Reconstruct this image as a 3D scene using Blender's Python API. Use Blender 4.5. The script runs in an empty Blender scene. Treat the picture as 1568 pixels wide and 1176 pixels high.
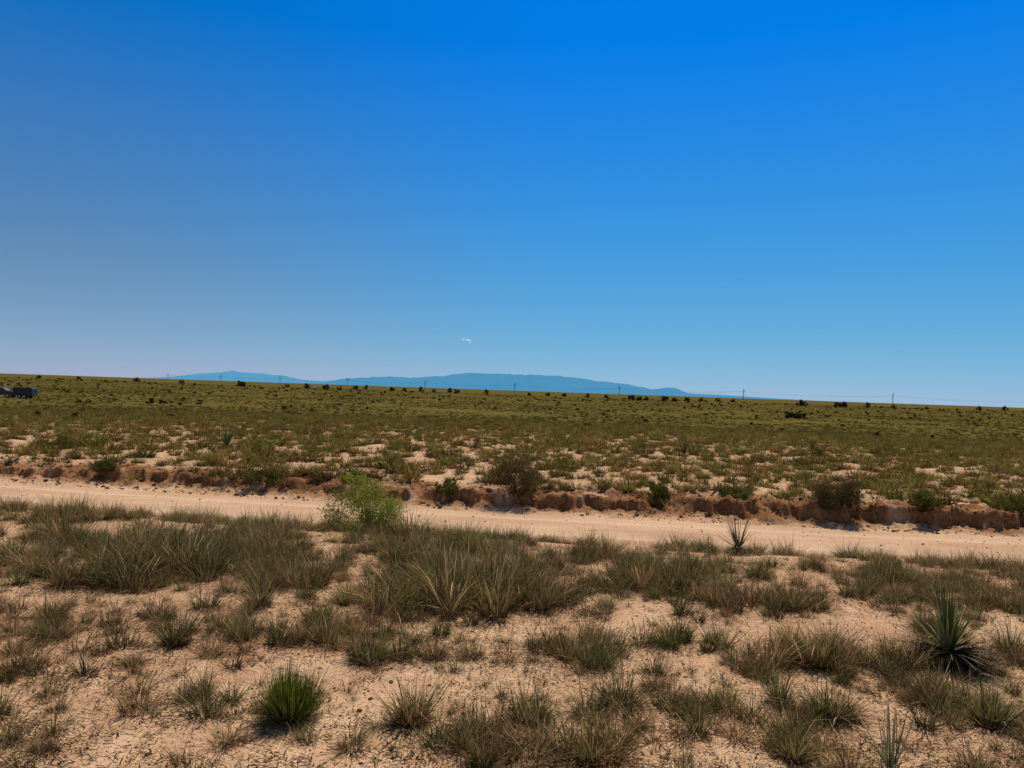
import bpy, bmesh, math, numpy as np
from mathutils import Vector, Matrix
rng = np.random.default_rng(7)
scene = bpy.context.scene
R = math.radians
SUN_EL, SUN_AZ = 58.0, 22.0
EYE = 2.2

# ------------------------------------------------------------------ noise
def vnoise(x, y, seed=0):
    x = np.asarray(x, float); y = np.asarray(y, float)
    xi = np.floor(x).astype(np.int64); yi = np.floor(y).astype(np.int64)
    xf = x - xi; yf = y - yi
    def h(a, b):
        n = (a * 374761393 + b * 668265263 + seed * 974711) & 0x7fffffff
        n = ((n ^ (n >> 13)) * 1274126177) & 0x7fffffff
        n = ((n ^ (n >> 16)) * 69069) & 0x7fffffff
        return (n % 100003) / 100003.0
    u = xf * xf * (3 - 2 * xf); v = yf * yf * (3 - 2 * yf)
    return (h(xi, yi) * (1 - u) + h(xi + 1, yi) * u) * (1 - v) + (h(xi, yi + 1) * (1 - u) + h(xi + 1, yi + 1) * u) * v
def fbm(x, y, seed=0, o=3):
    s = 0; a = .5; t = 0
    for i in range(o):
        s = s + a * vnoise(x, y, seed + i * 17); t += a
        x = x * 2.03 + 3.1; y = y * 2.03 + 1.7; a *= .5
    return s / t
def ss(a, b, x):
    t = np.clip((x - a) / (b - a), 0, 1); return t * t * (3 - 2 * t)

# ------------------------------------------------------------------ terrain
def road_c(x):
    x = np.asarray(x, float)
    xc = np.clip(x, -14, 12)
    return 14.0 - .13 * xc + .003 * xc * xc + (x - xc) * (-.13 + .006 * xc)
HW = 1.35
def height(x, y, full=False):
    x = np.asarray(x, float); y = np.asarray(y, float)
    d = np.hypot(x, y)
    s = y - road_c(x)
    dip = -2.0 * ss(25, 120, d) * (1 - ss(220, 620, d))
    roll = .5 * (fbm(x / 60, y / 60, 5) - .5) * ss(30, 120, d) + 2.0 * (fbm(x / 500, y / 500, 9) - .5) * ss(400, 1500, d)*(1-ss(6000,12000,d))
    onroad = 1 - ss(HW - .1, HW + .25, np.abs(s))
    nearm = 1 - ss(60, 120, d)
    bumps = (.06 * (fbm(x / 1.3, y / 1.3, 2) - .5) + .018 * (fbm(x / .3, y / .3, 3) - .5)+ .010 * (fbm(x / .08, y / .08, 31) - .5)) * (1 - onroad) * nearm
    back = ss(1.9, 3.2, s)
    bumps = bumps + back * nearm * .14 * (fbm(x / .9, y / .9, 21) - .4)
    # shallow road cut with an eroded, gullied, crumbling far bank
    wx = x + .35 * (fbm(x / .5, y / .5, 64) - .5)
    wob = .9 * (fbm(wx / 1.4, y / 2.5, 11, 4) - .5) + .7 * (fbm(wx / .38, y / .55, 12) - .5) + .7 * (fbm(x / 5, y * 0 + 2, 14) - .5)
    t = s - HW - .05 + wob
    steep = fbm(wx / .8, y / 2, 61, 3)
    hs = (.16 + .26 * (fbm(wx / 1.3, y / 3, 13) - .35)).clip(.04, .33) + .010 * np.clip(x, -4, 12)
    wd = .13 + .8 * ss(.48, .72, steep)
    scarp = np.clip((t - .35) / wd, 0, 1); scarp = scarp * scarp * (3 - 2 * scarp)
    bz = ss(-.1, .3, t) * (1 - ss(1.3, 2.2, t))
    clod = (.18 * (fbm(x / .22, y / .22, 62, 3) - .42) + .12 * np.abs(fbm(x / .12, y / .12, 66, 2) - .5)) * bz
    far = .08 * ss(-.2, .5, t) + hs * scarp + (.24 - hs) * ss(.5, 1.9, t) + clod
    nw = .5 * (fbm(x / 2, y / 2, 15) - .5)
    near = .3 * (1 - ss(-3.4, -1.3, s + nw))
    cut = -.3 + np.where(s > 0, far, near)
    ruts = -.025 * (np.exp(-((np.abs(s) - .75) / .2) ** 2)) * onroad + .012*(fbm(x/.5,y/.25,44)-.5)*onroad
    z = dip + roll + bumps + cut + ruts
    if full:
        bank = ss(.0, .3, t) * (1 - ss(.5 + wd, 1.3 + wd, t)) * (s > 0) * ss(.26, .5, fbm(x / .5, y / .4, 63) + .12)
        return z, bank, onroad, s, d
    return z

def mesh_np(name, verts, faces, smooth=True):
    me = bpy.data.meshes.new(name)
    verts = np.asarray(verts, np.float32); faces = np.asarray(faces, np.int32)
    n, k = faces.shape
    me.vertices.add(len(verts)); me.vertices.foreach_set('co', verts.ravel())
    me.loops.add(n * k); me.loops.foreach_set('vertex_index', faces.ravel())
    me.polygons.add(n)
    me.polygons.foreach_set('loop_start', np.arange(0, n * k, k, dtype=np.int32))
    me.polygons.foreach_set('use_smooth', np.full(n, smooth, bool))
    me.update(calc_edges=True)
    me.validate()
    return me
def link(name, me, mat=None, loc=(0, 0, 0), parent=None):
    ob = bpy.data.objects.new(name, me); scene.collection.objects.link(ob)
    ob.location = loc
    if mat: me.materials.append(mat)
    if parent: ob.parent = parent
    return ob
def attr(me, name, vals):
    a = me.attributes.new(name, 'FLOAT', 'POINT'); a.data.foreach_set('value', np.asarray(vals, np.float32).ravel())
def colattr(me, cols):
    a = me.color_attributes.new('Col', 'FLOAT_COLOR', 'POINT')
    c = np.ones((len(cols), 4), np.float32); c[:, :3] = cols
    a.data.foreach_set('color', c.ravel())

# ------------------------------------------------------------------ node helpers
class NT:
    def __init__(s, name):
        s.m = bpy.data.materials.new(name); s.m.use_nodes = True
        s.t = s.m.node_tree; s.t.nodes.clear()
        s.out = s.n('ShaderNodeOutputMaterial')
        s.pos = None
    def n(s, ty, **k):
        nd = s.t.nodes.new(ty)
        for a, b in k.items(): setattr(nd, a, b)
        return nd
    def l(s, a, b): s.t.links.new(a, b)
    def put(s, inp, v):
        if isinstance(v, bpy.types.NodeSocket): s.l(v, inp)
        else: inp.default_value = v
    def P(s):
        if not s.pos: s.pos = s.n('ShaderNodeNewGeometry').outputs['Position']
        return s.pos
    def noise(s, scale, detail=3, rough=.55, stretch=None, dist=0):
        nd = s.n('ShaderNodeTexNoise'); nd.inputs['Scale'].default_value = scale
        nd.inputs['Detail'].default_value = detail; nd.inputs['Roughness'].default_value = rough
        nd.inputs['Distortion'].default_value = dist
        v = s.P()
        if stretch:
            mp = s.n('ShaderNodeMapping'); mp.inputs['Scale'].default_value = stretch; s.l(v, mp.inputs['Vector']); v = mp.outputs[0]
        s.l(v, nd.inputs['Vector'])
        return nd.outputs['Fac']
    def rng(s, v, a, b, c=0., d=1.):
        nd = s.n('ShaderNodeMapRange'); s.l(v, nd.inputs[0])
        for i, q in enumerate((a, b, c, d)): nd.inputs[i + 1].default_value = q
        return nd.outputs[0]
    def mix(s, f, a, b, mode='MIX'):
        nd = s.n('ShaderNodeMix', data_type='RGBA', blend_type=mode)
        s.put(nd.inputs[0], f)
        for i, v in ((6, a), (7, b)):
            s.put(nd.inputs[i], v if isinstance(v, bpy.types.NodeSocket) else (*v, 1))
        return nd.outputs[2]
    def math(s, op, a, b=0.):
        nd = s.n('ShaderNodeMath', operation=op); s.put(nd.inputs[0], a); s.put(nd.inputs[1], b); return nd.outputs[0]
    def at(s, name, out='Fac'):
        nd = s.n('ShaderNodeAttribute', attribute_name=name); return nd.outputs[out]
    def bsdf(s, col, rough=.9, bump=None, strength=.5, dist=.02, spec=.2, metal=0):
        b = s.n('ShaderNodeBsdfPrincipled')
        s.put(b.inputs['Base Color'], col if isinstance(col, bpy.types.NodeSocket) else (*col, 1))
        s.put(b.inputs['Roughness'], rough); b.inputs['Specular IOR Level'].default_value = spec
        b.inputs['Metallic'].default_value = metal
        if bump is not None:
            bp = s.n('ShaderNodeBump'); bp.inputs['Strength'].default_value = strength; bp.inputs['Distance'].default_value = dist
            s.l(bump, bp.inputs['Height']); s.l(bp.outputs[0], b.inputs['Normal'])
        s.l(b.outputs[0], s.out.inputs[0]); return b

def ground_mat():
    m = NT('desert_soil')
    c = m.mix(m.rng(m.noise(.45, 4), .35, .65), (.60, .38, .215), (.47, .265, .15))
    c = m.mix(m.rng(m.noise(2.3, 5, .65), .45, .75, 0, .7), c, (.68, .475, .29))
    c = m.mix(m.rng(m.noise(7, 5, .7), .50, .70, 0, .7), c, (.35, .18, .10))
    c = m.mix(m.rng(m.noise(38, 3, .6), .57, .64, 0, .85), c, (.15, .075, .038))
    c = m.mix(m.rng(m.noise(95, 2, .6), .60, .67, 0, .8), c, (.08, .043, .022))
    bk = m.mix(m.rng(m.noise(5, 5, .7), .35, .65), (.33, .15, .062), (.18, .075, .03))
    bk = m.mix(m.rng(m.noise(16, 4, .7), .50, .60, 0, .8), bk, (.07, .03, .013))
    c = m.mix(m.at('bank'), c, bk)
    vg = m.mix(m.rng(m.noise(.35, 6, .7, (1, .35, 1)), .38, .62), (.090, .070, .013), (.150, .112, .030))
    vg = m.mix(m.rng(m.noise(.02, 4, .6, (1, .4, 1)), .4, .65), vg, (.080, .066, .013))
    vg = m.mix(m.rng(m.noise(1.4, 4, .7), .50, .66), vg, (.028, .024, .006))
    c = m.mix(m.at('far'), c, vg)
    h = m.math('ADD', m.math('MULTIPLY', m.noise(9, 5, .7), 1.), m.math('MULTIPLY', m.noise(45, 4, .7), .45))
    m.bsdf(c, 1, h, .8, .035, spec=0)
    return m.m
def road_mat():
    m = NT('dirt_road')
    c = m.mix(m.rng(m.noise(1.2, 4, .6, (.25, 1, 1)), .35, .65), (.56, .365, .225), (.44, .27, .155))
    c = m.mix(m.rng(m.noise(3.5, 4, .7, (.5, 1, 1)), .5, .7, 0, .5), c, (.38, .23, .13))
    c = m.mix(m.rng(m.noise(14, 4, .7), .5, .70, 0, .6), c, (.33, .195, .11))
    c = m.mix(m.rng(m.noise(50, 3, .6), .60, .68, 0, .7), c, (.19, .11, .055))
    c = m.mix(m.at('rut'), c, (.60, .41, .26))
    m.bsdf(c, 1, m.noise(22, 5, .7), .6, .02, spec=0)
    return m.m
def leaf_mat(name, transl=.35, var=.35, dry=(.30, .22, .09), dryamt=.5):
    m = NT(name)
    oi = m.n('ShaderNodeObjectInfo').outputs['Random']
    c = m.at('Col', 'Color')
    c = m.mix(m.rng(oi, .55, 1., 0, dryamt), c, dry)
    r2 = m.math('FRACT', m.math('MULTIPLY', oi, 17.3))
    br = m.rng(r2, 0, 1, 1 - var, 1 + var)
    nd = m.n('ShaderNodeVectorMath', operation='SCALE'); m.l(c, nd.inputs[0]); m.l(br, nd.inputs['Scale'])
    c = nd.outputs[0]
    d = m.n('ShaderNodeBsdfDiffuse'); m.l(c, d.inputs[0])
    t = m.n('ShaderNodeBsdfTranslucent'); m.l(c, t.inputs[0])
    mx = m.n('ShaderNodeMixShader'); mx.inputs[0].default_value = transl
    m.l(d.outputs[0], mx.inputs[1]); m.l(t.outputs[0], mx.inputs[2]); m.l(mx.outputs[0], m.out.inputs[0])
    return m.m
def flat_mat(name, col, rough=.8, var=.25, scale=3, spec=.2, metal=0):
    m = NT(name)
    c = m.mix(m.rng(m.noise(scale, 4), .35, .65), col, tuple(v * (1 - var) for v in col))
    m.bsdf(c, rough, spec=spec, metal=metal); return m.m

M_ground, M_road = ground_mat(), road_mat()
def grass_mat(name):
    """blade colour keeps its per-blade contrast; per-tuft random shift toward dry straw"""
    m = NT(name)
    oi = m.n('ShaderNodeObjectInfo').outputs['Random']
    c = m.at('Col', 'Color')
    c = m.mix(m.rng(oi, .35, 1., 0, 1), c, m.mix(1., c, (1.75, 1.2, 1.4), 'MULTIPLY'))
    br = m.rng(m.math('FRACT', m.math('MULTIPLY', oi, 17.3)), 0, 1, .6, 1.45)
    nd = m.n('ShaderNodeVectorMath', operation='SCALE'); m.l(c, nd.inputs[0]); m.l(br, nd.inputs['Scale'])
    d = m.n('ShaderNodeBsdfDiffuse'); m.l(nd.outputs[0], d.inputs[0])
    t = m.n('ShaderNodeBsdfTranslucent'); m.l(nd.outputs[0], t.inputs[0])
    mx = m.n('ShaderNodeMixShader'); mx.inputs[0].default_value = .38
    m.l(d.outputs[0], mx.inputs[1]); m.l(t.outputs[0], mx.inputs[2]); m.l(mx.outputs[0], m.out.inputs[0])
    return m.m
M_grass = grass_mat('grass_blades')
M_field = grass_mat('field_grass_blades')
M_far = leaf_mat('far_grass_blades', .3, .4, dry=(.14, .105, .028), dryamt=.5)
M_leaf = leaf_mat('shrub_leaves', .35, .1, dryamt=0)
M_yucca = leaf_mat('yucca_leaves', .12, .1, dryamt=0)

# ------------------------------------------------------------------ ground
ang = np.concatenate([np.arange(-180, -52, 2.), np.arange(-52, 52, .12), np.arange(52, 180.001, 2.)])
ang = ang[:-1] if ang[-1] >= 180 else ang
rad = np.concatenate([[.02, .3, .6, .9, 1.2], np.exp(np.arange(math.log(1.5), math.log(9), .008)), np.exp(np.arange(math.log(9), math.log(24), .0028)),
                      np.exp(np.arange(math.log(24), math.log(70), .010)), np.exp(np.arange(math.log(70), math.log(60000), .04))])
A, RR = np.meshgrid(np.radians(ang), rad)
X = RR * np.sin(A); Y = RR * np.cos(A)
Z, BK, ON, S, D = height(X, Y, True)
nr, na = X.shape
i = np.arange(nr - 1)[:, None]; j = np.arange(na)[None, :]
jn = (j + 1) % na
F = np.stack([i * na + j + 0 * jn, i * na + jn, (i + 1) * na + jn, (i + 1) * na + j + 0 * jn], -1).reshape(-1, 4)
F = F[:, ::-1]
me = mesh_np('ground', np.stack([X, Y, Z], -1).reshape(-1, 3), F)
attr(me, 'bank', BK * .92)
attr(me, 'far', ss(22, 75, D) * .97)
g = link('ground', me, M_ground)

# road strip
rx = np.concatenate([np.arange(-140, -22, 1.), np.arange(-22, 20, .12), np.arange(20, 140, 1.)])
v = np.linspace(-1, 1, 31)
RX, V = np.meshgrid(rx, v, indexing='ij')
edge = HW - .1 + .16 * (fbm(RX / 1.0, V * 0 + 3, 51) - .5) * 2 + .14 * (fbm(RX / .25, np.sign(V) * 3 + 9, 52) - .5)
RY = road_c(RX) + V * edge
RZ = height(RX, RY) + .012 - .012 * (np.abs(V) > .99) * 2
n0, n1 = RX.shape
i = np.arange(n0 - 1)[:, None]; j = np.arange(n1 - 1)[None, :]
F = np.stack([i * n1 + j, (i + 1) * n1 + j, (i + 1) * n1 + j + 1, i * n1 + j + 1], -1).reshape(-1, 4)
me = mesh_np('dirt_road', np.stack([RX, RY, RZ], -1).reshape(-1, 3), F)
attr(me, 'rut', .55 * np.exp(-((np.abs(V * edge) - .72) / .22) ** 2))
link('dirt_road', me, M_road)

# ------------------------------------------------------------------ plants
def ribbons(base, dirh, L, lean, curve, width, segs, c0, c1, r, twist=None):
    n = len(base)
    t = np.linspace(0, 1, segs + 1)[None, :]
    a = lean[:, None] + curve[:, None] * t
    seg = L[:, None] / segs
    hx = np.cumsum(np.sin(a) * seg, 1) - np.sin(a[:, :1]) * seg
    hz = np.cumsum(np.cos(a) * seg, 1) - np.cos(a[:, :1]) * seg
    px = base[:, 0:1] + dirh[:, 0:1] * hx; py = base[:, 1:2] + dirh[:, 1:2] * hx; pz = np.maximum(base[:, 2:3] + hz, .004)
    ta = r.uniform(0, math.pi, n) if twist is None else np.arctan2(dirh[:, 0], -dirh[:, 1])
    wx, wy = np.cos(ta)[:, None], np.sin(ta)[:, None]
    w = width[:, None] * (np.clip(1 - t, 0, 1) ** .6 * .5 + .03)
    Lp = np.stack([px - wx * w, py - wy * w, pz], -1); Rp = np.stack([px + wx * w, py + wy * w, pz], -1)
    V = np.stack([Lp, Rp], 2).reshape(-1, 3)
    k = np.arange(n)[:, None] * (segs + 1) * 2 + np.arange(segs)[None, :] * 2
    F = np.stack([k, k + 1, k + 3, k + 2], -1).reshape(-1, 4)
    tt = t[..., None]
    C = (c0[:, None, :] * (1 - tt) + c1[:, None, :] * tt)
    C = np.repeat(C[:, :, None, :], 2, 2).reshape(-1, 3)
    return V, F, C
def join(parts):
    vs, fs, cs = [], [], []; o = 0
    for V, F, C in parts:
        vs.append(V); fs.append(F + o); cs.append(C); o += len(V)
    return np.concatenate(vs), np.concatenate(fs), np.concatenate(cs)
GREEN = np.array([[.13, .14, .034], [.19, .185, .048], [.08, .09, .022], [.26, .23, .075]])
STRAW = np.array([[.40, .30, .14], [.55, .43, .22], [.19, .125, .06]])
BASE_SHADE = np.array([[.032, .02, .011], [.07, .042, .02]])  # near-black colours standing in for shade at tuft bases
FGREEN = np.array([[.15, .148, .026], [.21, .195, .038], [.085, .088, .016], [.26, .23, .055]])
FSTRAW = np.array([[.34, .26, .095], [.25, .18, .06], [.14, .09, .03]])
def tuft(name, n, seed, width=.012, segs=3, base_r=.16, lean=.55, dead=.3, green=GREEN, coll=None, shade_thatch=.35, up=1., straw=STRAW, mat=None):
    r = np.random.default_rng(seed)
    def one(n, Ls, lean, curve, pal0, pal1, w, zz=0, br=base_r):
        a = r.uniform(0, 2 * math.pi, n); q = np.sqrt(r.random(n)) * br
        base = np.stack([np.cos(a) * q, np.sin(a) * q, np.full(n, -.03 + zz)], -1)
        a2 = a + r.normal(0, .7, n); dirh = np.stack([np.cos(a2), np.sin(a2)], -1)
        Ln = Ls[0] + (Ls[1] - Ls[0]) * r.beta(1.5, 2.2, n) * 1.2
        ln = np.abs(r.normal(0, lean, n)) * (.5 + q / br * .6)
        return ribbons(base, dirh, Ln, ln, r.uniform(-.1, curve, n), w * r.uniform(.5, 1.5, n), segs, pal0, pal1, r)
    pick = lambda P, n: P[r.integers(0, len(P), n)] * r.uniform(.4, 1.6, (n, 1))
    ng = int(n * (1 - dead)); nd = n - ng
    parts = [one(ng, (.32 * up, 1.12 * up), lean, .7, pick(straw, ng) * .10 + pick(green, ng) * .12, pick(green, ng), width)]  # roots darkened, base shade put into the blade colour
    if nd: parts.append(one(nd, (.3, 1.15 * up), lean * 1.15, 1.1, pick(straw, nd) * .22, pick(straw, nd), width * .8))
    nt = int(n * shade_thatch)
    if nt: parts.append(one(nt, (.12, .45), 1.0, 1.3, pick(BASE_SHADE, nt), pick(BASE_SHADE, nt) * 1.8, width * 1.5, br=base_r * 1.3))  # low dead blades, coloured dark as shade under the tuft
    V, F, C = join(parts)
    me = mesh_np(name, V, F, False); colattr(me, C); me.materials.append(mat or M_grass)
    ob = bpy.data.objects.new(name, me)
    if coll: coll.objects.link(ob)
    return ob

def scatter(name, coll, P, rz, sc, idx, tilt=.08):
    n = len(P)
    me = bpy.data.meshes.new(name); me.vertices.add(n); me.vertices.foreach_set('co', np.asarray(P, np.float32).ravel())
    rot = np.stack([rng.normal(0, tilt, n), rng.normal(0, tilt, n), rz], -1)
    a = me.attributes.new('rot', 'FLOAT_VECTOR', 'POINT'); a.data.foreach_set('vector', rot.astype(np.float32).ravel())
    a = me.attributes.new('scl', 'FLOAT_VECTOR', 'POINT'); a.data.foreach_set('vector', np.asarray(sc, np.float32).ravel())
    a = me.attributes.new('idx', 'INT', 'POINT'); a.data.foreach_set('value', np.asarray(idx, np.int32))
    ob = link(name, me)
    ng = bpy.data.node_groups.new(name + '_scatter', 'GeometryNodeTree')
    ng.interface.new_socket('Geometry', in_out='INPUT', socket_type='NodeSocketGeometry')
    ng.interface.new_socket('Geometry', in_out='OUTPUT', socket_type='NodeSocketGeometry')
    N = ng.nodes.new; Lk = ng.links.new
    gi, go = N('NodeGroupInput'), N('NodeGroupOutput')
    ip = N('GeometryNodeInstanceOnPoints'); ci = N('GeometryNodeCollectionInfo')
    ci.inputs['Collection'].default_value = coll; ci.inputs['Separate Children'].default_value = True; ci.inputs['Reset Children'].default_value = True
    def na(nm, ty):
        q = N('GeometryNodeInputNamedAttribute'); q.data_type = ty; q.inputs['Name'].default_value = nm
        return [o for o in q.outputs if o.enabled and o.name == 'Attribute'][0]
    er = N('FunctionNodeEulerToRotation')
    Lk(na('rot', 'FLOAT_VECTOR'), er.inputs[0])
    Lk(gi.outputs[0], ip.inputs['Points']); Lk(ci.outputs[0], ip.inputs['Instance'])
    ip.inputs['Pick Instance'].default_value = True
    Lk(na('idx', 'INT'), ip.inputs['Instance Index']); Lk(er.outputs[0], ip.inputs['Rotation'])
    Lk(na('scl', 'FLOAT_VECTOR'), ip.inputs['Scale'])
    Lk(ip.outputs[0], go.inputs[0])
    mod = ob.modifiers.new('scatter', 'NODES'); mod.node_group = ng
    return ob
def newcoll(n): return bpy.data.collections.new(n)

# ---- near grass
CN = newcoll('grass_tufts_near')
tuft('a0_tuft', 150, 1, .0165, 4, .18, .6, .35, coll=CN, shade_thatch=.6)
tuft('a1_tuft', 130, 2, .0155, 4, .22, .8, .45, coll=CN, shade_thatch=.7)
tuft('a2_tuft', 85, 3, .016, 4, .13, .6, .55, coll=CN, shade_thatch=.6)
tuft('a3_tuft', 65, 4, .013, 4, .15, .75, .85, coll=CN, shade_thatch=1.0)     # dry
tuft('a4_tuft', 190, 5, .0165, 4, .30, .75, .4, coll=CN, shade_thatch=.8)
tuft('a5_tuft', 45, 6, .014, 4, .10, .6, .6, coll=CN, shade_thatch=.8)       # sparse
GR2 = np.array([[.12, .165, .03], [.18, .21, .048], [.08, .11, .022]])
tuft('a6_tuft', 120, 8, .0165, 4, .16, .5, .2, green=GR2, coll=CN, shade_thatch=.6)
# x, y, width, height, palette  (metres)
CL = [(-.57, 4.9, .40, .37, 'g'), (0, 5.35, .22, .2, 'd'), (.31, 5.3, .25, .2, 'd'), (.83, 5.25, .44, .38, 'm'), (.58, 4.5, .36, .34, 'm'),
      (1.79, 4.6, .32, .3, 'm'), (2.3, 5.2, .42, .27, 'm'), (2.0, 5.4, .3, .34, 'm'), (2.95, 5.15, .5, .3, 'd'), (3.4, 5.2, .4, .42, 'm'),
      (-2.75, 5.6, .28, .24, 'd'), (-2.69, 6.2, .36, .40, 'm'), (-2.34, 6.0, .3, .25, 'd'), (-1.1, 6.1, .7, .33, 'm'), (-1.6, 6.4, .45, .3, 'm'),
      (-3.6, 5.5, .4, .42, 'd'), (-3.25, 4.8, .3, .26, 'm'), (-4.1, 6.8, .5, .36, 'm'), (-3.55, 6.65, .25, .22, 'd'), (-4.2, 8.3, 1.7, .58, 'm'),
      (-4.6, 8.0, .6, .45, 'm'), (-2.35, 7.3, .4, .45, 'm'), (-5.1, 8.2, .5, .4, 'm'), (-4.0, 9.4, 2.3, .50, 'm'), (-3.2, 10.5, 1.1, .44, 'm'),
      (-.57, 7.75, 1.9, .56, 'm'), (.3, 7.6, .8, .50, 'm'), (-.95, 7.35, .75, .46, 'm'), (-.1, 8.1, 1.6, .54, 'm'), (1.05, 7.7, .3, .27, 'd'),
      (2.5, 8.0, 1.7, .46, 'd'), (1.96, 8.45, .8, .42, 'm'), (3.1, 7.9, .55, .4, 'm'), (1.5, 6.65, .8, .34, 'g'), (.48, 6.35, .75, .34, 'm'),
      (-.45, 6.05, .6, .3, 'd'), (2.7, 6.4, 1.2, .40, 'g'), (3.1, 6.15, .8, .36, 'g'), (4.1, 7.3, .4, .3, 'd'), (-.5, 10.3, 1.3, .40, 'm'), (1.2, 10.1, .8, .36, 'm'),
      (3.9, 9.8, .5, .3, 'g'), (5.0, 9.2, .9, .38, 'm'), (5.7, 9.3, .6, .34, 'm'), (.38, 9.3, 1.2, .40, 'd'), (-2.2, 8.3, .8, .4, 'm'), (-6.0, 10, 1.2, .45, 'm'),
      (-1.6, 4.55, .35, .17, 'd'), (-.9, 4.55, .3, .18, 'd'), (-.1, 4.35, .3, .3, 'm'), (.05, 4.9, .22, .22, 'd'), (1.35, 4.15, .3, .25, 'd'), (-1.62, 4.0, .25, .25, 'm'),
      (2.9, 4.5, .4, .3, 'd'), (.75, 6.0, .3, .28, 'm'), (1.2, 5.9, .3, .25, 'm'), (4.6, 6.6, .5, .4, 'm'), (-7.2, 12.3, .8, .45, 'd'), (-6.9, 11.4, 1.3, .4, 'm'),
      (-4.9, 12.0, 1.2, .35, 'd'), (4.4, 8.6, .5, .33, 'd'), (-1.3, 9.5, .8, .4, 'm'), (1.6, 9.2, .9, .36, 'm'), (-1.55, 11.2, .5, .5, 'm'),
      (1.9, 4.75, .5, .3, 'm'), (3.7, 4.9, .5, .36, 'm'), (3.2, 5.7, .6, .3, 'd'), (4.4, 5.9, .5, .34, 'm'), (-3.0, 9.0, 1.6, .42, 'm'), (-5.2, 9.2, 1.4, .4, 'd'), (.9, 4.9, .35, .2, 'd'), (-1.9, 9.9, .8, .35, 'd'),
      (-.9, 8.6, 1.4, .45, 'm'), (-2.6, 8.0, .9, .4, 'd'), (-.3, 9.2, 1.0, .4, 'd'), (.9, 8.4, .8, .38, 'm')]
PAL = {'g': [6, 6, 0, 0], 'm': [0, 1, 2, 4, 0, 1, 3, 4], 'd': [2, 3, 5, 1, 3]}
P, SC, IX = [], [], []
for (x, y, w, h, k) in CL:
    if w < .45:
        for q in range(3 if w > .3 else 2):
            P.append((x + rng.normal(0, .06) * (q > 0), y + rng.normal(0, .06) * (q > 0))); s = h * (1 if q == 0 else rng.uniform(.5, .85))
            SC.append((max(w, h * .85), max(w, h * .85), s)); IX.append(rng.choice(PAL[k]))
    else:
        n = int(3 + w * w * 7.5 + w * 2)
        for q in range(n):
            a = rng.uniform(0, 6.28); rr = rng.random() ** .6 * .55
            P.append((x + math.cos(a) * rr * w, y + math.sin(a) * rr * w * .6)); s = h * rng.uniform(.32, 1.12) * (1.1 - .5 * rr)
            SC.append((s * 1.2, s * 1.2, s)); IX.append(rng.choice(PAL[k]))
# random fill of small tufts
n = 12000
y = rng.uniform(2.2, 13.2, n); x = rng.uniform(-1, 1, n) * (y * .95 + 1.5)
s_ = y - road_c(x)
dn = fbm(x / .7, y / .55, 71, 3)
thr = .52 - .06 * ss(7.5, 9.5, y) + .08 * ((x < -1.7) & (y < 5.9)) + .2 * ((x < -3.0) & (y > 7.0) & (y < 7.7)) + .02 * (y < 6)
keep = (dn > thr + rng.normal(0, .025, n)) & (s_ < -HW - .12) & (rng.random(n) < .38 + .14 * (y > 8))
for xx, yy in zip(x[keep], y[keep]):
    P.append((xx, yy)); s = rng.uniform(.11, .31) * (1.1 if yy > 8 else 1); SC.append((s * 1.25, s * 1.25, s)); IX.append(rng.choice([0, 1, 2, 3, 3, 5, 4, 1, 6, 3]))
y = rng.uniform(2.2, 12.6, 1000); x = rng.uniform(-1, 1, 1000) * (y * .95 + 1.5); kk = (y - road_c(x)) < -HW - .1
for xx, yy in zip(x[kk], y[kk]):
    P.append((xx, yy)); s = rng.uniform(.06, .18); SC.append((s * 1.3, s * 1.3, s)); IX.append(rng.choice([3, 5]))
P = np.array(P); Zp = height(P[:, 0], P[:, 1]) - .006
nearP = P.copy()
print('near', len(P))
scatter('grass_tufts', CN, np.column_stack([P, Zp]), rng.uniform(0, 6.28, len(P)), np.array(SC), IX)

# ---- grass beyond the road
CM = newcoll('grass_tufts_mid')
for q in range(3): tuft('b%d_tuft' % q, 75, 20 + q, .036, 3, .26, .65, .35, coll=CM, shade_thatch=.7, green=FGREEN, straw=FSTRAW, mat=M_field)
tuft('b3_tuft', 45, 24, .032, 3, .16, .8, .7, coll=CM, shade_thatch=.9, straw=FSTRAW * 1.2, mat=M_field)
tuft('b4_tuft', 75, 25, .036, 3, .24, .6, .1, green=np.array([[.17, .195, .028], [.24, .25, .045]]), coll=CM, shade_thatch=.6, mat=M_field)
tuft('b5_tuft', 60, 26, .034, 3, .20, .9, .9, coll=CM, shade_thatch=1.2, straw=np.array([[.12, .07, .03], [.17, .11, .05], [.08, .05, .02]]), mat=M_field)
n = 90000
y = 14.5 + (120 - 14.5) * rng.random(n) ** .78; x = rng.uniform(-1, 1, n) * (y * .85 + 3)
s_ = y - road_c(x)
dn = fbm(x / .55, y / .75, 81, 2)
keep = (s_ > HW + .6) & ((dn > .40 + .07 * (s_ < 2.4) + rng.normal(0, .07, n)) | (rng.random(n) < .12)) & (rng.random(n) < .66 - .60 * ss(40, 120, y) + .14 * (y < 24))
x, y = x[keep], y[keep]
s = rng.uniform(.14, .33, len(x)) * (1 + .6 * (rng.random(len(x)) > .90))
ix = rng.choice([0, 1, 2, 3, 4, 0, 1, 2, 3, 5], len(x)); ix = np.where((y - road_c(x) < 3.2) & (rng.random(len(x)) < .35), 5, ix)
scatter('grassland', CM, np.column_stack([x, y, height(x, y) - .01]), rng.uniform(0, 6.28, len(x)), np.column_stack([s * 1.4, s * 1.4, s * 1.1]), ix)
print('mid', len(x))
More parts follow.
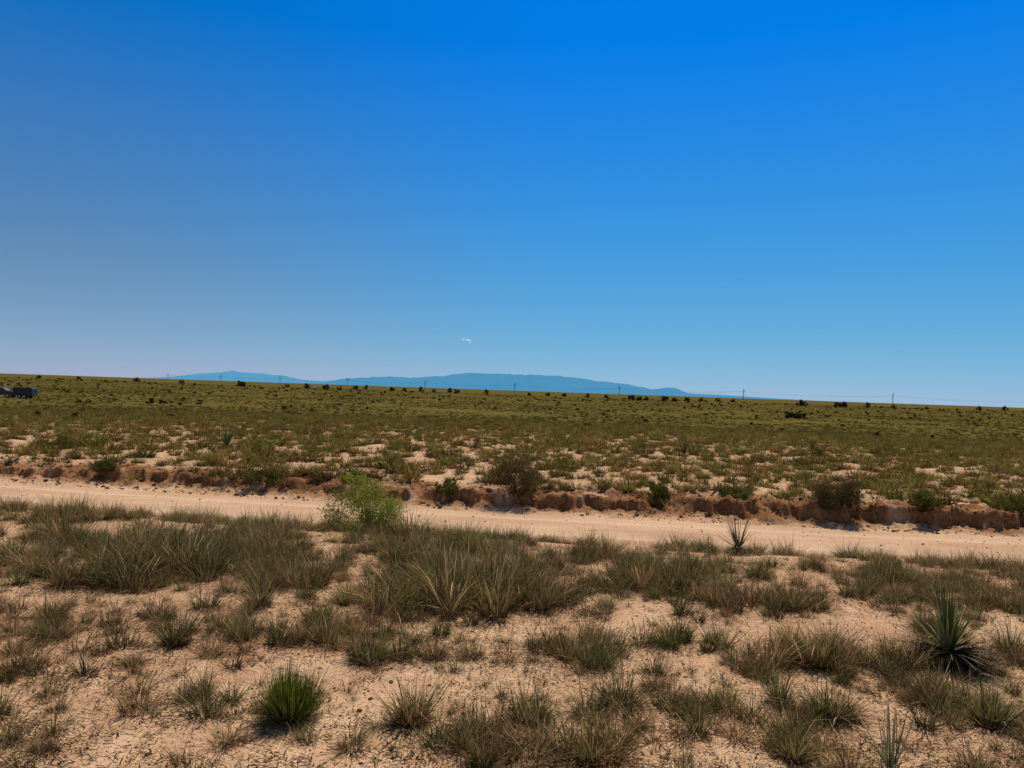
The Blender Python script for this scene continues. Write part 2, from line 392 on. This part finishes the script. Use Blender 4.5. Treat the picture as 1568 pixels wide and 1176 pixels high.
# ---- distant
CF = newcoll('grass_tufts_far')
for q in range(3): tuft('c%d_tuft' % q, 24, 40 + q, .10, 2, .28, .75, .25, coll=CF, shade_thatch=.7, green=FGREEN * .66, straw=FSTRAW * .6, mat=M_far)
n = 90000
y = np.sqrt(rng.uniform(45 ** 2, 480 ** 2, n)); x = rng.uniform(-1, 1, n) * (y * .8 + 3)
dn = fbm(x / 14, y / 14, 91, 3)
keep = (rng.random(n) < np.clip((100 / y) ** .8, .12, 1) * ss(45, 115, y)) & (dn > .36)
x, y = x[keep], y[keep]
s = rng.uniform(.18, .40, len(x))
scatter('distant_grassland', CF, np.column_stack([x, y, height(x, y) - .02]), rng.uniform(0, 6.28, len(x)), np.column_stack([s * 1.8, s * 1.8, s]), rng.integers(0, 3, len(x)))
print('far', len(x))

# ---- gravel & litter
def pebble(name, seed, coll, mat):
    bm = bmesh.new(); bmesh.ops.create_icosphere(bm, subdivisions=2, radius=1)
    for vv in bm.verts:
        c = vv.co; k = 1 + .35 * (float(vnoise(c.x * 1.5 + 9, c.y * 1.5 + c.z + 5, seed)) - .5)
        vv.co = Vector((c.x * k, c.y * k * .8, c.z * k * .55))
    me = bpy.data.meshes.new(name); bm.to_mesh(me); bm.free(); me.materials.append(mat)
    coll.objects.link(bpy.data.objects.new(name, me))
CP = newcoll('pebbles')
MP = flat_mat('pebble_stone', (.36, .21, .12), .9, .5, 20)
MP2 = flat_mat('dark_clod', (.11, .055, .027), .9, .4, 20)
for q in range(2): pebble('p%d' % q, q + 3, CP, MP)
for q in range(2): pebble('q%d' % q, q + 8, CP, MP2)
n = 13000
y = rng.uniform(2.2, 12, n); x = rng.uniform(-1, 1, n) * (y * .95 + 1)
k = (fbm(x / .7, y / .7, 101) > .42); x, y = x[k], y[k]
s = rng.exponential(.004, len(x)).clip(0, .018) + .003
nb = 5000; xb = rng.uniform(-18, 16, nb); yb = road_c(xb) + HW + rng.uniform(-.1, 1.7, nb); sb = rng.exponential(.012, nb).clip(0, .05) + .006
nc = 900; xc_ = rng.uniform(-18, 16, nc); yc_ = road_c(xc_) + rng.uniform(-1.3, 1.3, nc); sc_ = rng.exponential(.006, nc).clip(0, .03) + .005
x = np.concatenate([x, xb, xc_]); y = np.concatenate([y, yb, yc_]); s = np.concatenate([s, sb, sc_])
scatter('gravel', CP, np.column_stack([x, y, height(x, y) + s * .1 + np.where(np.abs(y - road_c(x)) < 1.3, .012, 0)]), rng.uniform(0, 6.28, len(x)), np.column_stack([s] * 3), rng.integers(0, 4, len(x)), .3)
CLt = newcoll('litter')
def litter(name, seed):
    r = np.random.default_rng(seed); n = 22
    base = np.stack([r.normal(0, .09, n), r.normal(0, .09, n), r.uniform(.004, .012, n)], -1)
    a = r.uniform(0, 6.28, n); dirh = np.stack([np.cos(a), np.sin(a)], -1)
    pal = np.array([[.10, .055, .025], [.24, .15, .07], [.045, .026, .012], [.36, .25, .12], [.06, .033, .015]])
    c = pal[r.integers(0, 5, n)]
    V, F, C = ribbons(base, dirh, r.uniform(.02, .09, n), r.uniform(1.35, 1.6, n), r.uniform(-.1, .1, n), np.full(n, .008), 2, c, c, r, twist=1)
    me = mesh_np(name, V, F, False); colattr(me, C); me.materials.append(M_leaf); CLt.objects.link(bpy.data.objects.new(name, me))
for q in range(4): litter('l%d' % q, 60 + q)
base = nearP[rng.integers(0, len(nearP), 6000)] + rng.normal(0, .19, (6000, 2))
base = base[(base[:, 1] - road_c(base[:, 0])) < -HW - .1]
scatter('dead_grass_litter', CLt, np.column_stack([base, height(base[:, 0], base[:, 1]) + .004]), rng.uniform(0, 6.28, len(base)), np.full((len(base), 3), 1.), rng.integers(0, 4, len(base)), .03)

# ---- individual plants
def bush(name, w, h, nleaf, pal, seed, leaf=.02, mat=M_leaf, nl=14, nst=30, stemcol=(.10, .065, .035), low=.12):
    """irregular shrub: many small leaf clumps filling an uneven crown down to the ground, plus stems"""
    r = np.random.default_rng(seed); parts = []
    a = r.uniform(0, 6.28, nl); q = r.random(nl) ** .6 * .42 * w
    cz = r.uniform(low, .85, nl) * h * (1 - .45 * (q / (.42 * w)) ** 2)
    cen = np.stack([np.cos(a) * q, np.sin(a) * q, cz], -1)
    rad_ = r.uniform(.07, .20, nl) * w
    wt = rad_ ** 2; k = r.choice(nl, nleaf, p=wt / wt.sum())
    d = r.normal(0, 1, (nleaf, 3)); d /= np.linalg.norm(d, axis=1)[:, None]
    rr = rad_[k] * r.random(nleaf) ** .45 * (1 + .6 * (r.random(nleaf) > .85))
    c3 = cen[k] + d * rr[:, None] * np.array([1, 1, .8 * h / w + .3]); c3[:, 2] = np.maximum(c3[:, 2], .01 + r.random(nleaf) * .04)
    d1 = r.normal(0, 1, (nleaf, 3)); d1[:, 2] += .8; d1 /= np.linalg.norm(d1, axis=1)[:, None]
    d2 = np.cross(d1, r.normal(0, 1, (nleaf, 3))); d2 /= np.linalg.norm(d2, axis=1)[:, None]
    l = leaf * r.uniform(.6, 1.4, nleaf)[:, None]
    V = np.stack([c3 - d1 * l, c3 + d2 * l * .3, c3 + d1 * l, c3 - d2 * l * .3], 1).reshape(-1, 3)
    pal = np.array(pal); cc = pal[(k + (r.random(nleaf) > .8)) % len(pal)] * r.uniform(.7, 1.3, (nleaf, 1))
    parts.append((V, np.arange(nleaf * 4).reshape(-1, 4), np.repeat(cc, 4, 0)))
    kk = r.integers(0, nl, nst); tgt = cen[kk] + r.normal(0, .06 * w, (nst, 3))
    hor = np.hypot(tgt[:, 0], tgt[:, 1]); L = np.hypot(hor, tgt[:, 2]) * 1.35
    dirh = np.stack([tgt[:, 0], tgt[:, 1]], -1) / np.maximum(hor, .01)[:, None]
    lean = np.arctan2(hor, np.maximum(tgt[:, 2], .02)); b = np.stack([r.normal(0, .03 * w, nst), r.normal(0, .03 * w, nst), np.full(nst, -.02)], -1)
    c = np.tile(np.array(stemcol), (nst, 1))
    for _ in range(2): parts.append(ribbons(b, dirh, L, lean + .15, np.full(nst, -.25), np.full(nst, .012 * w), 5, c, c, r))
    V, F, C = join(parts); me = mesh_np(name, V, F, False); colattr(me, C); me.materials.append(mat); return me
def gz(x, y): return float(height(np.array([x]), np.array([y]))[0])
def place(name, me, x, y, dz=0, rz=0):
    ob = link(name, me, None, (x, y, gz(x, y) + dz)); ob.rotation_euler[2] = rz; return ob
YG = [(.25, .265, .04), (.32, .32, .06), (.19, .205, .034), (.12, .135, .024)]
place('green_shrub', bush('green_shrub', 1.35, 1.02, 13000, YG, 12, .019, nl=52, nst=45), -2.25, 11.9, -.03)
BR = [(.11, .065, .028), (.16, .10, .045), (.07, .055, .02), (.11, .09, .028)]
place('dry_brush', bush('dry_brush', 1.3, .85, 9500, BR, 6, .022, nl=34, low=.05), .15, 16.0, -.04)
place('dry_brush', bush('dry_brush2', 1.05, .74, 8000, BR, 7, .022, nl=34, low=.05), 6.75, 15.2, -.04)
OG = [(.10, .10, .02), (.15, .135, .035), (.07, .065, .016)]
for (x, y, w, h, s) in [(-5.6, 16.8, .8, .45, 1), (-13.2, 21.8, 1.1, .5, 2), (-8.0, 24., .9, .45, 3), (12., 29.5, 1.1, .65, 4), (9.5, 24, .8, .45, 8), (3.2,16.0,.8,.42,10), (10.3,15.2,.8,.42,11),
                        (-9.5, 17.6, .6, .35, 13), (-3.4, 16.5, .7, .35, 14), (-1.3, 16.0, .6, .35, 16), (4.9, 15.9, .8, .42, 17), (8.5, 15.2, .7, .38, 20)]:
    place('sage_shrub', bush('sage_shrub_%d' % s, w, h, 3000, OG if s not in (3, 14) else YG, 30 + s, .024, nl=24, low=.05), x, y, -.03)

def dome_tuft(name, seed, n, w, h, pal):
    r = np.random.default_rng(seed)
    a = r.uniform(0, 6.28, n); q = np.sqrt(r.random(n)) * .18 * w
    base = np.stack([np.cos(a) * q, np.sin(a) * q, np.full(n, -.01)], -1)
    a2 = a + r.normal(0, .35, n); dirh = np.stack([np.cos(a2), np.sin(a2)], -1)
    ln = np.abs(r.normal(0, .62, n)).clip(0, 1.3)
    L = h * r.uniform(.6, 1.12, n) * (1 - .12 * ln) * (1 + .12 * np.sin(a * 3 + 1))
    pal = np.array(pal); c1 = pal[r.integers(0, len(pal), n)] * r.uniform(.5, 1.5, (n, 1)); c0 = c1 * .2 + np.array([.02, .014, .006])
    A = ribbons(base, dirh, L, ln, r.uniform(-.45, .2, n), np.full(n, .0048), 4, c0, c1, r)
    nd = n // 3; a = r.uniform(0, 6.28, nd); dirh = np.stack([np.cos(a), np.sin(a)], -1)
    b2 = np.stack([np.cos(a) * .1 * w, np.sin(a) * .1 * w, np.zeros(nd)], -1); c = STRAW[r.integers(0, 3, nd)] * .45
    B = ribbons(b2, dirh, h * r.uniform(.3, .8, nd), r.uniform(.7, 1.4, nd), r.uniform(-.2, .2, nd), np.full(nd, .005), 3, c, c, r)
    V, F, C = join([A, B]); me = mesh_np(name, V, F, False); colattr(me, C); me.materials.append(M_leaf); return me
place('broom_snakeweed', dome_tuft('broom_snakeweed', 3, 1400, .52, .35, [(.16, .20, .025), (.22, .25, .035), (.085, .115, .02)]), -1.38, 4.9)

def yucca(name, seed, n, L, w, pal, dead, lsig=.36, l2=.85, wdead=.016):
    r = np.random.default_rng(seed); parts = []
    def leaves(n, L0, L1, lean, curve, width, pal, z0):
        a = r.uniform(0, 6.28, n); dirh = np.stack([np.cos(a), np.sin(a)], -1)
        base = np.stack([np.cos(a) * .035, np.sin(a) * .035, np.full(n, z0)], -1)
        pl = np.array(pal); c = pl[r.integers(0, len(pl), n)] * r.uniform(.6, 1.4, (n, 1))
        return ribbons(base, dirh, r.uniform(L0, L1, n), lean(n), curve(n), np.full(n, width), 5, c * .7, c * 1.15, r, twist=1)
    parts.append(leaves(n, L * .75, L, lambda k: np.abs(r.normal(0, lsig, k)).clip(.02, 1.1), lambda k: r.uniform(-.1, .12, k), w, pal, .12))
    parts.append(leaves(n // 3, L * .5, L * .85, lambda k: r.uniform(.25, l2, k), lambda k: r.uniform(-.1, .15, k), w, pal, .10))
    if dead:
        parts.append(leaves(dead, L * .5, L * .95, lambda k: r.uniform(1.1, 1.9, k), lambda k: r.uniform(.1, .6, k), wdead, [(.09, .07, .045), (.17, .13, .08), (.025, .018, .012), (.02, .015, .01)], .10))
        parts.append(leaves(dead, L * .2, L * .6, lambda k: r.uniform(.9, 1.9, k), lambda k: r.uniform(.1, .9, k), wdead, [(.05, .038, .025), (.018, .013, .009)], .08))
    V, F, C = join(parts); me = mesh_np(name, V, F, False); colattr(me, C); me.materials.append(M_yucca); return me
YP = [(.20, .20, .065), (.30, .29, .11), (.09, .10, .035)]
place('yucca_plant', yucca('yucca_plant', 1, 66, .56, .017, YP, 300, lsig=.42), 3.78, 6.35)
place('yucca_plant', yucca('yucca_small', 2, 20, .40, .010, [(.24, .20, .09), (.13, .13, .05), (.30, .26, .14)], 24, .6, 1.3, .008), 2.25, 4.3)
place('yucca_plant', yucca('yucca_dry', 3, 24, .55, .016, [(.07, .06, .035), (.13, .11, .06), (.24, .20, .12)], 30, .75, 1.3), 3.35, 10.8)
place('yucca_plant', yucca('yucca_mid', 4, 60, .62, .03, YP, 40), -8.9, 23.4)
place('yucca_plant', yucca('yucca_mid2', 5, 60, .55, .03, YP, 40), 6.4, 27.4)

# ---- distant junipers / mesquite as one scattered mass
CJ = newcoll('desert_shrubs')
for q in range(4):
    me = bush('j%d' % q, 1.1, .8 + .1 * q, 2600, [(.035, .038, .010), (.05, .048, .014), (.024, .024, .008)], 70 + q, .05, nl=16, nst=8, low=.05)
    CJ.objects.link(bpy.data.objects.new('j%d' % q, me))
pts = []
for px, Yd, w in [(210, 480, 3.4), (278, 470, 2.8), (368, 430, 3.8), (372, 425, 3), (440, 480, 2.5), (470, 420, 3), (500, 430, 3.4), (520, 420, 2.4), (545, 470, 3), (560, 480, 2.6), (600, 460, 2.8),
               (620, 470, 2.5), (645, 480, 3), (665, 470, 2.5), (690, 470, 3), (700, 460, 3.2), (745, 470, 2.6), (812, 480, 2.7), (840, 490, 2.5), (865, 470, 2.6), (900, 470, 2.5), (930, 480, 3.0),
               (968, 430, 3.4), (978, 420, 3.4), (990, 430, 2.8), (1018, 430, 3.4), (1035, 420, 3.2), (1052, 440, 2.8), (1075, 460, 2.6), (1100, 470, 2.8), (1122, 460, 3.0), (1225, 400, 3.2), (1232, 410, 2.8), (1283, 400, 3.0), (1294, 400, 3.4),
               (1330, 430, 2.5), (1370, 440, 2.6), (1420, 430, 2.2), (1500, 430, 2.4), (1540, 450, 2.6), (60, 470, 2.4), (120, 480, 2.6)]:
    pts.append(((px - 784) / 1140 * Yd, Yd, w * 1.5, w * rng.uniform(.95, 1.1)))
pts += [(63.0, 168, 3.0, 1.9), (64.8, 169, 2.8, 1.7), (66.2, 168.5, 1.8, 1.2), (-62, 128, 2.0, .9), (-60, 128, 1.6, .8)]
for q in range(700):
    Yd = math.sqrt(rng.uniform(45 ** 2, 460 ** 2)); w = rng.uniform(.4, .9) * (1 + Yd / 300)
    pts.append((rng.uniform(-.8, .8) * Yd, Yd, w, w * .45))
pts = np.array(pts)
scatter('desert_shrubs', CJ, np.column_stack([pts[:, :2], height(pts[:, 0], pts[:, 1]) - .03]), rng.uniform(0, 6.28, len(pts)), np.column_stack([pts[:, 2] * .85, pts[:, 2] * .85, pts[:, 3] * 1.0]), rng.integers(0, 4, len(pts)))

# ------------------------------------------------------------------ mountains
def ridge(name, prof, Rd, mat, seed, depth):
    px = np.array([p[0] for p in prof], float); hp = np.array([p[1] for p in prof], float)
    u = np.linspace(px[0], px[-1], 420); v = np.linspace(-1, 1, 25)
    U, Vv = np.meshgrid(u, v, indexing='ij')
    hh = np.interp(U, px, hp)
    hh = hh + (fbm(U / 22, Vv * 0 + seed, seed, 4) - .5) * 3.6 * ss(2, 12, hh) + (fbm(U / 6, Vv * 0 + seed, seed + 8, 3) - .5) * 2.0 * ss(2, 12, hh)
    cross = (1 - np.abs(Vv)) ** .8
    gul = 1 - .45 * (fbm(U / 9, Vv * 2.5, seed + 3, 4)) * (1 - np.abs(1 - cross)) * (np.abs(Vv) > .02)
    Zm = hh / 1140 * Rd * cross * gul
    Xm = (U - 784) / 1140 * Rd; Ym = Rd + Vv * depth
    n0, n1 = U.shape
    i = np.arange(n0 - 1)[:, None]; j = np.arange(n1 - 1)[None, :]
    F = np.stack([i * n1 + j, (i + 1) * n1 + j, (i + 1) * n1 + j + 1, i * n1 + j + 1], -1).reshape(-1, 4)
    return link(name, mesh_np(name, np.stack([Xm, Ym, Zm - 5], -1).reshape(-1, 3), F), mat)
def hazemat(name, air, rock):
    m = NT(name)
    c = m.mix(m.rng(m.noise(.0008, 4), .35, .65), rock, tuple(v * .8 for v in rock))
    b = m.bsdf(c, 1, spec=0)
    b.inputs['Emission Color'].default_value = (*air, 1); b.inputs['Emission Strength'].default_value = 1  # airlight haze put into the surface as an even emission
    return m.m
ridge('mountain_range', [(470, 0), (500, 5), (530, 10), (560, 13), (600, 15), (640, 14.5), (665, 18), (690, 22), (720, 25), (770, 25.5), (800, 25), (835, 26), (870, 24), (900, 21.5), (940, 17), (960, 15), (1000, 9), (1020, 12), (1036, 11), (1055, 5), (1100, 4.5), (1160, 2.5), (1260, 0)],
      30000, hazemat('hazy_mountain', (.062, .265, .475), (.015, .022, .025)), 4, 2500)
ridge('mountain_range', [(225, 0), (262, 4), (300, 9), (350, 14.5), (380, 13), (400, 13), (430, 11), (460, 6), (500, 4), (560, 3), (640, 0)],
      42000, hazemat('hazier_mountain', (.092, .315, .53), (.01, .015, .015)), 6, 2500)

# ------------------------------------------------------------------ power line
MW = flat_mat('pole_wood', (.13, .10, .08)); MWi = flat_mat('wire_metal', (.15, .15, .16), .5)
def box(bm, c, s, rot=None):
    g_ = bmesh.ops.create_cube(bm, size=1)
    M = Matrix.Translation(c) @ (rot if rot else Matrix()) @ Matrix.Diagonal((*s, 1))
    bmesh.ops.transform(bm, matrix=M, verts=g_['verts']); return g_['verts']
def cyl(bm, c, r, h, rot=None, seg=16, r2=None):
    g_ = bmesh.ops.create_cone(bm, cap_ends=True, segments=seg, radius1=r, radius2=r if r2 is None else r2, depth=h)
    bmesh.ops.transform(bm, matrix=Matrix.Translation(c) @ (rot if rot else Matrix()), verts=g_['verts'])
def finish(bm, name, mat, bevel=0):
    if bevel: bmesh.ops.bevel(bm, geom=bm.edges[:], offset=bevel, segments=2, affect='EDGES', clamp_overlap=True)
    me = bpy.data.meshes.new(name); bm.to_mesh(me); bm.free(); me.materials.append(mat); return me
bm = bmesh.new(); HP = 16.
for sx in (-1, 1): cyl(bm, (sx * 2.1, 0, HP / 2 - .5), .30, HP + 1, seg=10, r2=.2)
box(bm, (0, .3, HP - 2.2), (9, .28, .34)); box(bm, (0, .3, HP - 5.4), (4.2, .2, .25))
box(bm, (0, -.28, HP - 6.5), (5.8, .14, .16), Matrix.Rotation(R(42), 4, 'Y')); box(bm, (0, -.44, HP - 6.5), (5.8, .14, .16), Matrix.Rotation(R(-42), 4, 'Y'))
for sx in (-4, 0, 4): cyl(bm, (sx, .3, HP - 3.1), .14, 1.5, seg=8)
pole_me = finish(bm, 'utility_pole', MW)
dirl = math.atan2(102, -169)
tops = []
for t in range(-2, 9):
    x, y = 512 - 169 * t, 1000 + 102 * t
    ob = bpy.data.objects.new('utility_pole', pole_me); scene.collection.objects.link(ob)
    z = gz(x, y); ob.location = (x, y, z); ob.rotation_euler[2] = dirl + math.pi / 2
    tops.append((x, y, z))
cu = bpy.data.curves.new('power_line_wires', 'CURVE'); cu.dimensions = '3D'; cu.bevel_depth = .05; cu.bevel_resolution = 1
pxn, pyn = -math.sin(dirl), math.cos(dirl)
for off in (-4, 0, 4):
    pp = []
    for a, b in zip(tops[:-1], tops[1:]):
        for q in range(12):
            f = q / 12; pp.append((a[0] + (b[0] - a[0]) * f + pxn * off, a[1] + (b[1] - a[1]) * f + pyn * off, a[2] + (b[2] - a[2]) * f + HP - 3.9 - 4 * 4.5 * f * (1 - f) * .8, 1))
    sp = cu.splines.new('POLY'); sp.points.add(len(pp) - 1); sp.points.foreach_set('co', np.array(pp).ravel())
link('power_line_wires', cu); cu.materials.append(MWi)

# ------------------------------------------------------------------ vehicles
MDark = flat_mat('dark_paint', (.022, .022, .025), .45, .3, 2, .5); MTire = flat_mat('tyre_rubber', (.02, .02, .02)); MGlass = flat_mat('window_glass', (.03, .04, .05), .08, .1, 1, .6)
MWhite = flat_mat('white_paint', (.7, .7, .68), .4, .05, 1, .5); MBrown = flat_mat('rusty_steel', (.09, .05, .035)); MMet = flat_mat('bare_metal', (.35, .35, .35), .35, .2, 3, .5, .8)
def empty(name, x, y, rz):
    e = bpy.data.objects.new(name, None); scene.collection.objects.link(e); e.location = (x, y, gz(x, y)); e.rotation_euler[2] = rz; return e
def wheels(e, xs, w, r):
    bm = bmesh.new()
    for x in xs:
        for s_ in (-1, 1): cyl(bm, (x, s_ * w, r), r, .24, Matrix.Rotation(R(90), 4, 'X'), 20)
    link('wheels', finish(bm, 'wheels', MTire), parent=e)
    bm = bmesh.new()
    for x in xs:
        for s_ in (-1, 1): cyl(bm, (x, s_ * (w + .02), r), r * .55, .25, Matrix.Rotation(R(90), 4, 'X'), 16)
    link('hubs', finish(bm, 'hubs', MMet), parent=e)
def profile(name, pts, w, mat, e, bev=.05, y0=0):
    bm = bmesh.new(); vs = [bm.verts.new((p[0], y0 - w / 2, p[1])) for p in pts]
    f = bm.faces.new(vs); ex = bmesh.ops.extrude_face_region(bm, geom=[f])
    bmesh.ops.translate(bm, vec=(0, w, 0), verts=[q for q in ex['geom'] if isinstance(q, bmesh.types.BMVert)])
    bmesh.ops.recalc_face_normals(bm, faces=bm.faces[:])
    return link(name, finish(bm, name, mat, bev), parent=e)
e = empty('cargo_trailer', -84.9, 130, R(4))
profile('body', [(-1.6, .5), (1.6, .5), (1.6, 1.75), (1.45, 1.9), (-1.45, 1.9), (-1.6, 1.75)], 1.9, MDark, e)
bm = bmesh.new()
for q in range(6): box(bm, (-1.3 + q * .52, -.98, 1.15), (.06, .06, 1.2))
box(bm, (0, -.985, 1.45), (3.1, .05, .06)); box(bm, (0, -.985, .85), (3.1, .05, .06)); box(bm, (-2.2, 0, .5), (1.4, .12, .1))
link('ribs_and_tongue', finish(bm, 'ribs_and_tongue', MBrown), parent=e)
wheels(e, (-.4, .45), .96, .36)
e = empty('pickup_truck', -90.2, 131.5, R(4))
profile('body', [(-2.7, .5), (2.6, .45), (2.65, 1.0), (2.5, 1.12), (1.3, 1.2), (-2.65, 1.2), (-2.75, .9)], 1.85, MDark, e)
profile('cab', [(1.35, 1.2), (.75, 1.72), (-.55, 1.76), (-.75, 1.2)], 1.6, MDark, e)
profile('side_windows', [(1.12, 1.24), (.68, 1.64), (-.45, 1.67), (-.55, 1.24)], 1.63, MGlass, e, .01)
profile('load', [(-2.5, 1.2), (-1.0, 1.2), (-1.1, 1.42), (-2.4, 1.45)], 1.4, MWhite, e)
wheels(e, (-1.75, 1.7), .85, .38)
e = empty('parked_car', -119, 445, R(10))
profile('body', [(-2.2, .35), (2.15, .35), (2.25, .7), (2.0, .88), (1.1, .98), (-1.9, 1.02), (-2.25, .85)], 1.8, MWhite, e)
profile('cabin', [(1.1, .98), (.4, 1.45), (-1.2, 1.47), (-1.9, 1.02)], 1.5, MWhite, e)
profile('side_windows', [(.88, 1.02), (.34, 1.38), (-1.1, 1.4), (-1.6, 1.06)], 1.53, MGlass, e, .01)
wheels(e, (-1.4, 1.4), .82, .33)

# ------------------------------------------------------------------ small cloud
mc = NT('cloud_vapour')
dd = mc.n('ShaderNodeBsdfDiffuse'); dd.inputs[0].default_value = (.8, .8, .8, 1); tr = mc.n('ShaderNodeBsdfTransparent'); tl = mc.n('ShaderNodeBsdfTranslucent'); tl.inputs[0].default_value = (.8, .8, .8, 1)
ad = mc.n('ShaderNodeAddShader'); mc.l(dd.outputs[0], ad.inputs[0]); mc.l(tl.outputs[0], ad.inputs[1])
mx = mc.n('ShaderNodeMixShader'); mc.l(mc.rng(mc.noise(.05, 4), .4, .6, 0.0, .28), mx.inputs[0]); mc.l(tr.outputs[0], mx.inputs[1]); mc.l(ad.outputs[0], mx.inputs[2]); mc.l(mx.outputs[0], mc.out.inputs[0])
bm = bmesh.new()
for (cx, cz, s) in [(-38, 10, 14), (-22, 13, 12), (-5, 6, 13), (12, 2, 12), (28, -2, 11), (38, -14, 9), (33, -24, 6), (-50, 11, 7), (2, 14, 7)]:
    g_ = bmesh.ops.create_icosphere(bm, subdivisions=3, radius=1)
    for vv in g_['verts']:
        k = .75 + .5 * float(vnoise(vv.co.x * 2 + cx, vv.co.z * 2 + vv.co.y + cz, 3)); vv.co = Vector((cx + vv.co.x * s * 1.3 * k, vv.co.y * s * k, cz + vv.co.z * s * .45 * k))
link('cloud', finish(bm, 'cloud', mc.m), loc=(-500, 8000, 525))

# ------------------------------------------------------------------ light, sky, camera
sd = Vector((math.sin(R(SUN_AZ)) * math.cos(R(SUN_EL)), math.cos(R(SUN_AZ)) * math.cos(R(SUN_EL)), math.sin(R(SUN_EL))))
sl = bpy.data.lights.new('sun', 'SUN'); sl.energy = 4.9; sl.angle = R(.53); sl.color = (1, .93, .82)
so = bpy.data.objects.new('sun', sl); scene.collection.objects.link(so); so.rotation_euler = sd.to_track_quat('Z', 'Y').to_euler(); so.location = (0, 0, 50)
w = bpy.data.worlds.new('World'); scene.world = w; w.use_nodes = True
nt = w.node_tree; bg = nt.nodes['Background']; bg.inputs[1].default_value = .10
def WN(ty, **k):
    nd = nt.nodes.new(ty)
    for a, b in k.items(): setattr(nd, a, b)
    return nd
def wput(i, v):
    if isinstance(v, bpy.types.NodeSocket): nt.links.new(v, i)
    else: i.default_value = v
def WM(op, a, b=0.):
    nd = WN('ShaderNodeMath', operation=op); wput(nd.inputs[0], a); wput(nd.inputs[1], b); return nd.outputs[0]
def WR(v, a, b, c, d, smooth=False):
    nd = WN('ShaderNodeMapRange')
    if smooth: nd.interpolation_type = 'SMOOTHSTEP'
    nt.links.new(v, nd.inputs[0])
    for i, q in enumerate((a, b, c, d)): nd.inputs[i + 1].default_value = q
    return nd.outputs[0]
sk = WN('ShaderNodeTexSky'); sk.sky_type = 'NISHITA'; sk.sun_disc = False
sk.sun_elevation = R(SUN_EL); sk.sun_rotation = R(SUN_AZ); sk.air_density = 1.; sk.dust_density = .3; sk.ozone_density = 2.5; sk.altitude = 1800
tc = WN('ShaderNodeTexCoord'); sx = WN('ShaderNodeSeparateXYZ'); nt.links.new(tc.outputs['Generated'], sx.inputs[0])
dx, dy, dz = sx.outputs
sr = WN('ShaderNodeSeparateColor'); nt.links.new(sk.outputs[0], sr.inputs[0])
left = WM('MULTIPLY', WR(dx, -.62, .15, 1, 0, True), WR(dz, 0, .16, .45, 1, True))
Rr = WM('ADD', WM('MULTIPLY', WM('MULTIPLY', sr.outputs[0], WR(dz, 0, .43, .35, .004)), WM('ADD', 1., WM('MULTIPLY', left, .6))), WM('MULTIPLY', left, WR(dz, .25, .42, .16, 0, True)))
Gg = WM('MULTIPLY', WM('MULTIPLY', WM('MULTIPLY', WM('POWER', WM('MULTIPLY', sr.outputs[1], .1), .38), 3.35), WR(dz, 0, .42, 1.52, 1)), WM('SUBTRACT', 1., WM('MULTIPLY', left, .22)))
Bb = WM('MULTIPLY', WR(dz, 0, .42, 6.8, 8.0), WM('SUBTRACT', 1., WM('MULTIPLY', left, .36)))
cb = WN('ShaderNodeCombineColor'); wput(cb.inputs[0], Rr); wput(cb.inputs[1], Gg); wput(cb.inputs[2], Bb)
neutral = WM('MAXIMUM', WR(dz, .52, .72, 0, 1, True), WR(dy, .25, -.15, 0, 1, True))  # sky overhead and behind left ungraded so shadow fill is less blue
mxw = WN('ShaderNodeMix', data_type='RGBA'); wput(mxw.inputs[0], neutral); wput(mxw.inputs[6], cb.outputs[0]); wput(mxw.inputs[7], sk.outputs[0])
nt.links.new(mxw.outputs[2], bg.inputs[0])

cam = bpy.data.cameras.new('camera'); cam.sensor_width = 36; cam.lens = 26.17; cam.clip_end = 200000; cam.clip_start = .05
co = bpy.data.objects.new('camera', cam); scene.collection.objects.link(co)
co.matrix_world = Matrix.Translation((0, 0, EYE)) @ Matrix.Rotation(R(90.5), 4, 'X') @ Matrix.Rotation(R(1.93), 4, 'Z')
scene.camera = co
scene.view_settings.view_transform = 'Standard'; scene.view_settings.look = 'None'; scene.view_settings.exposure = 0
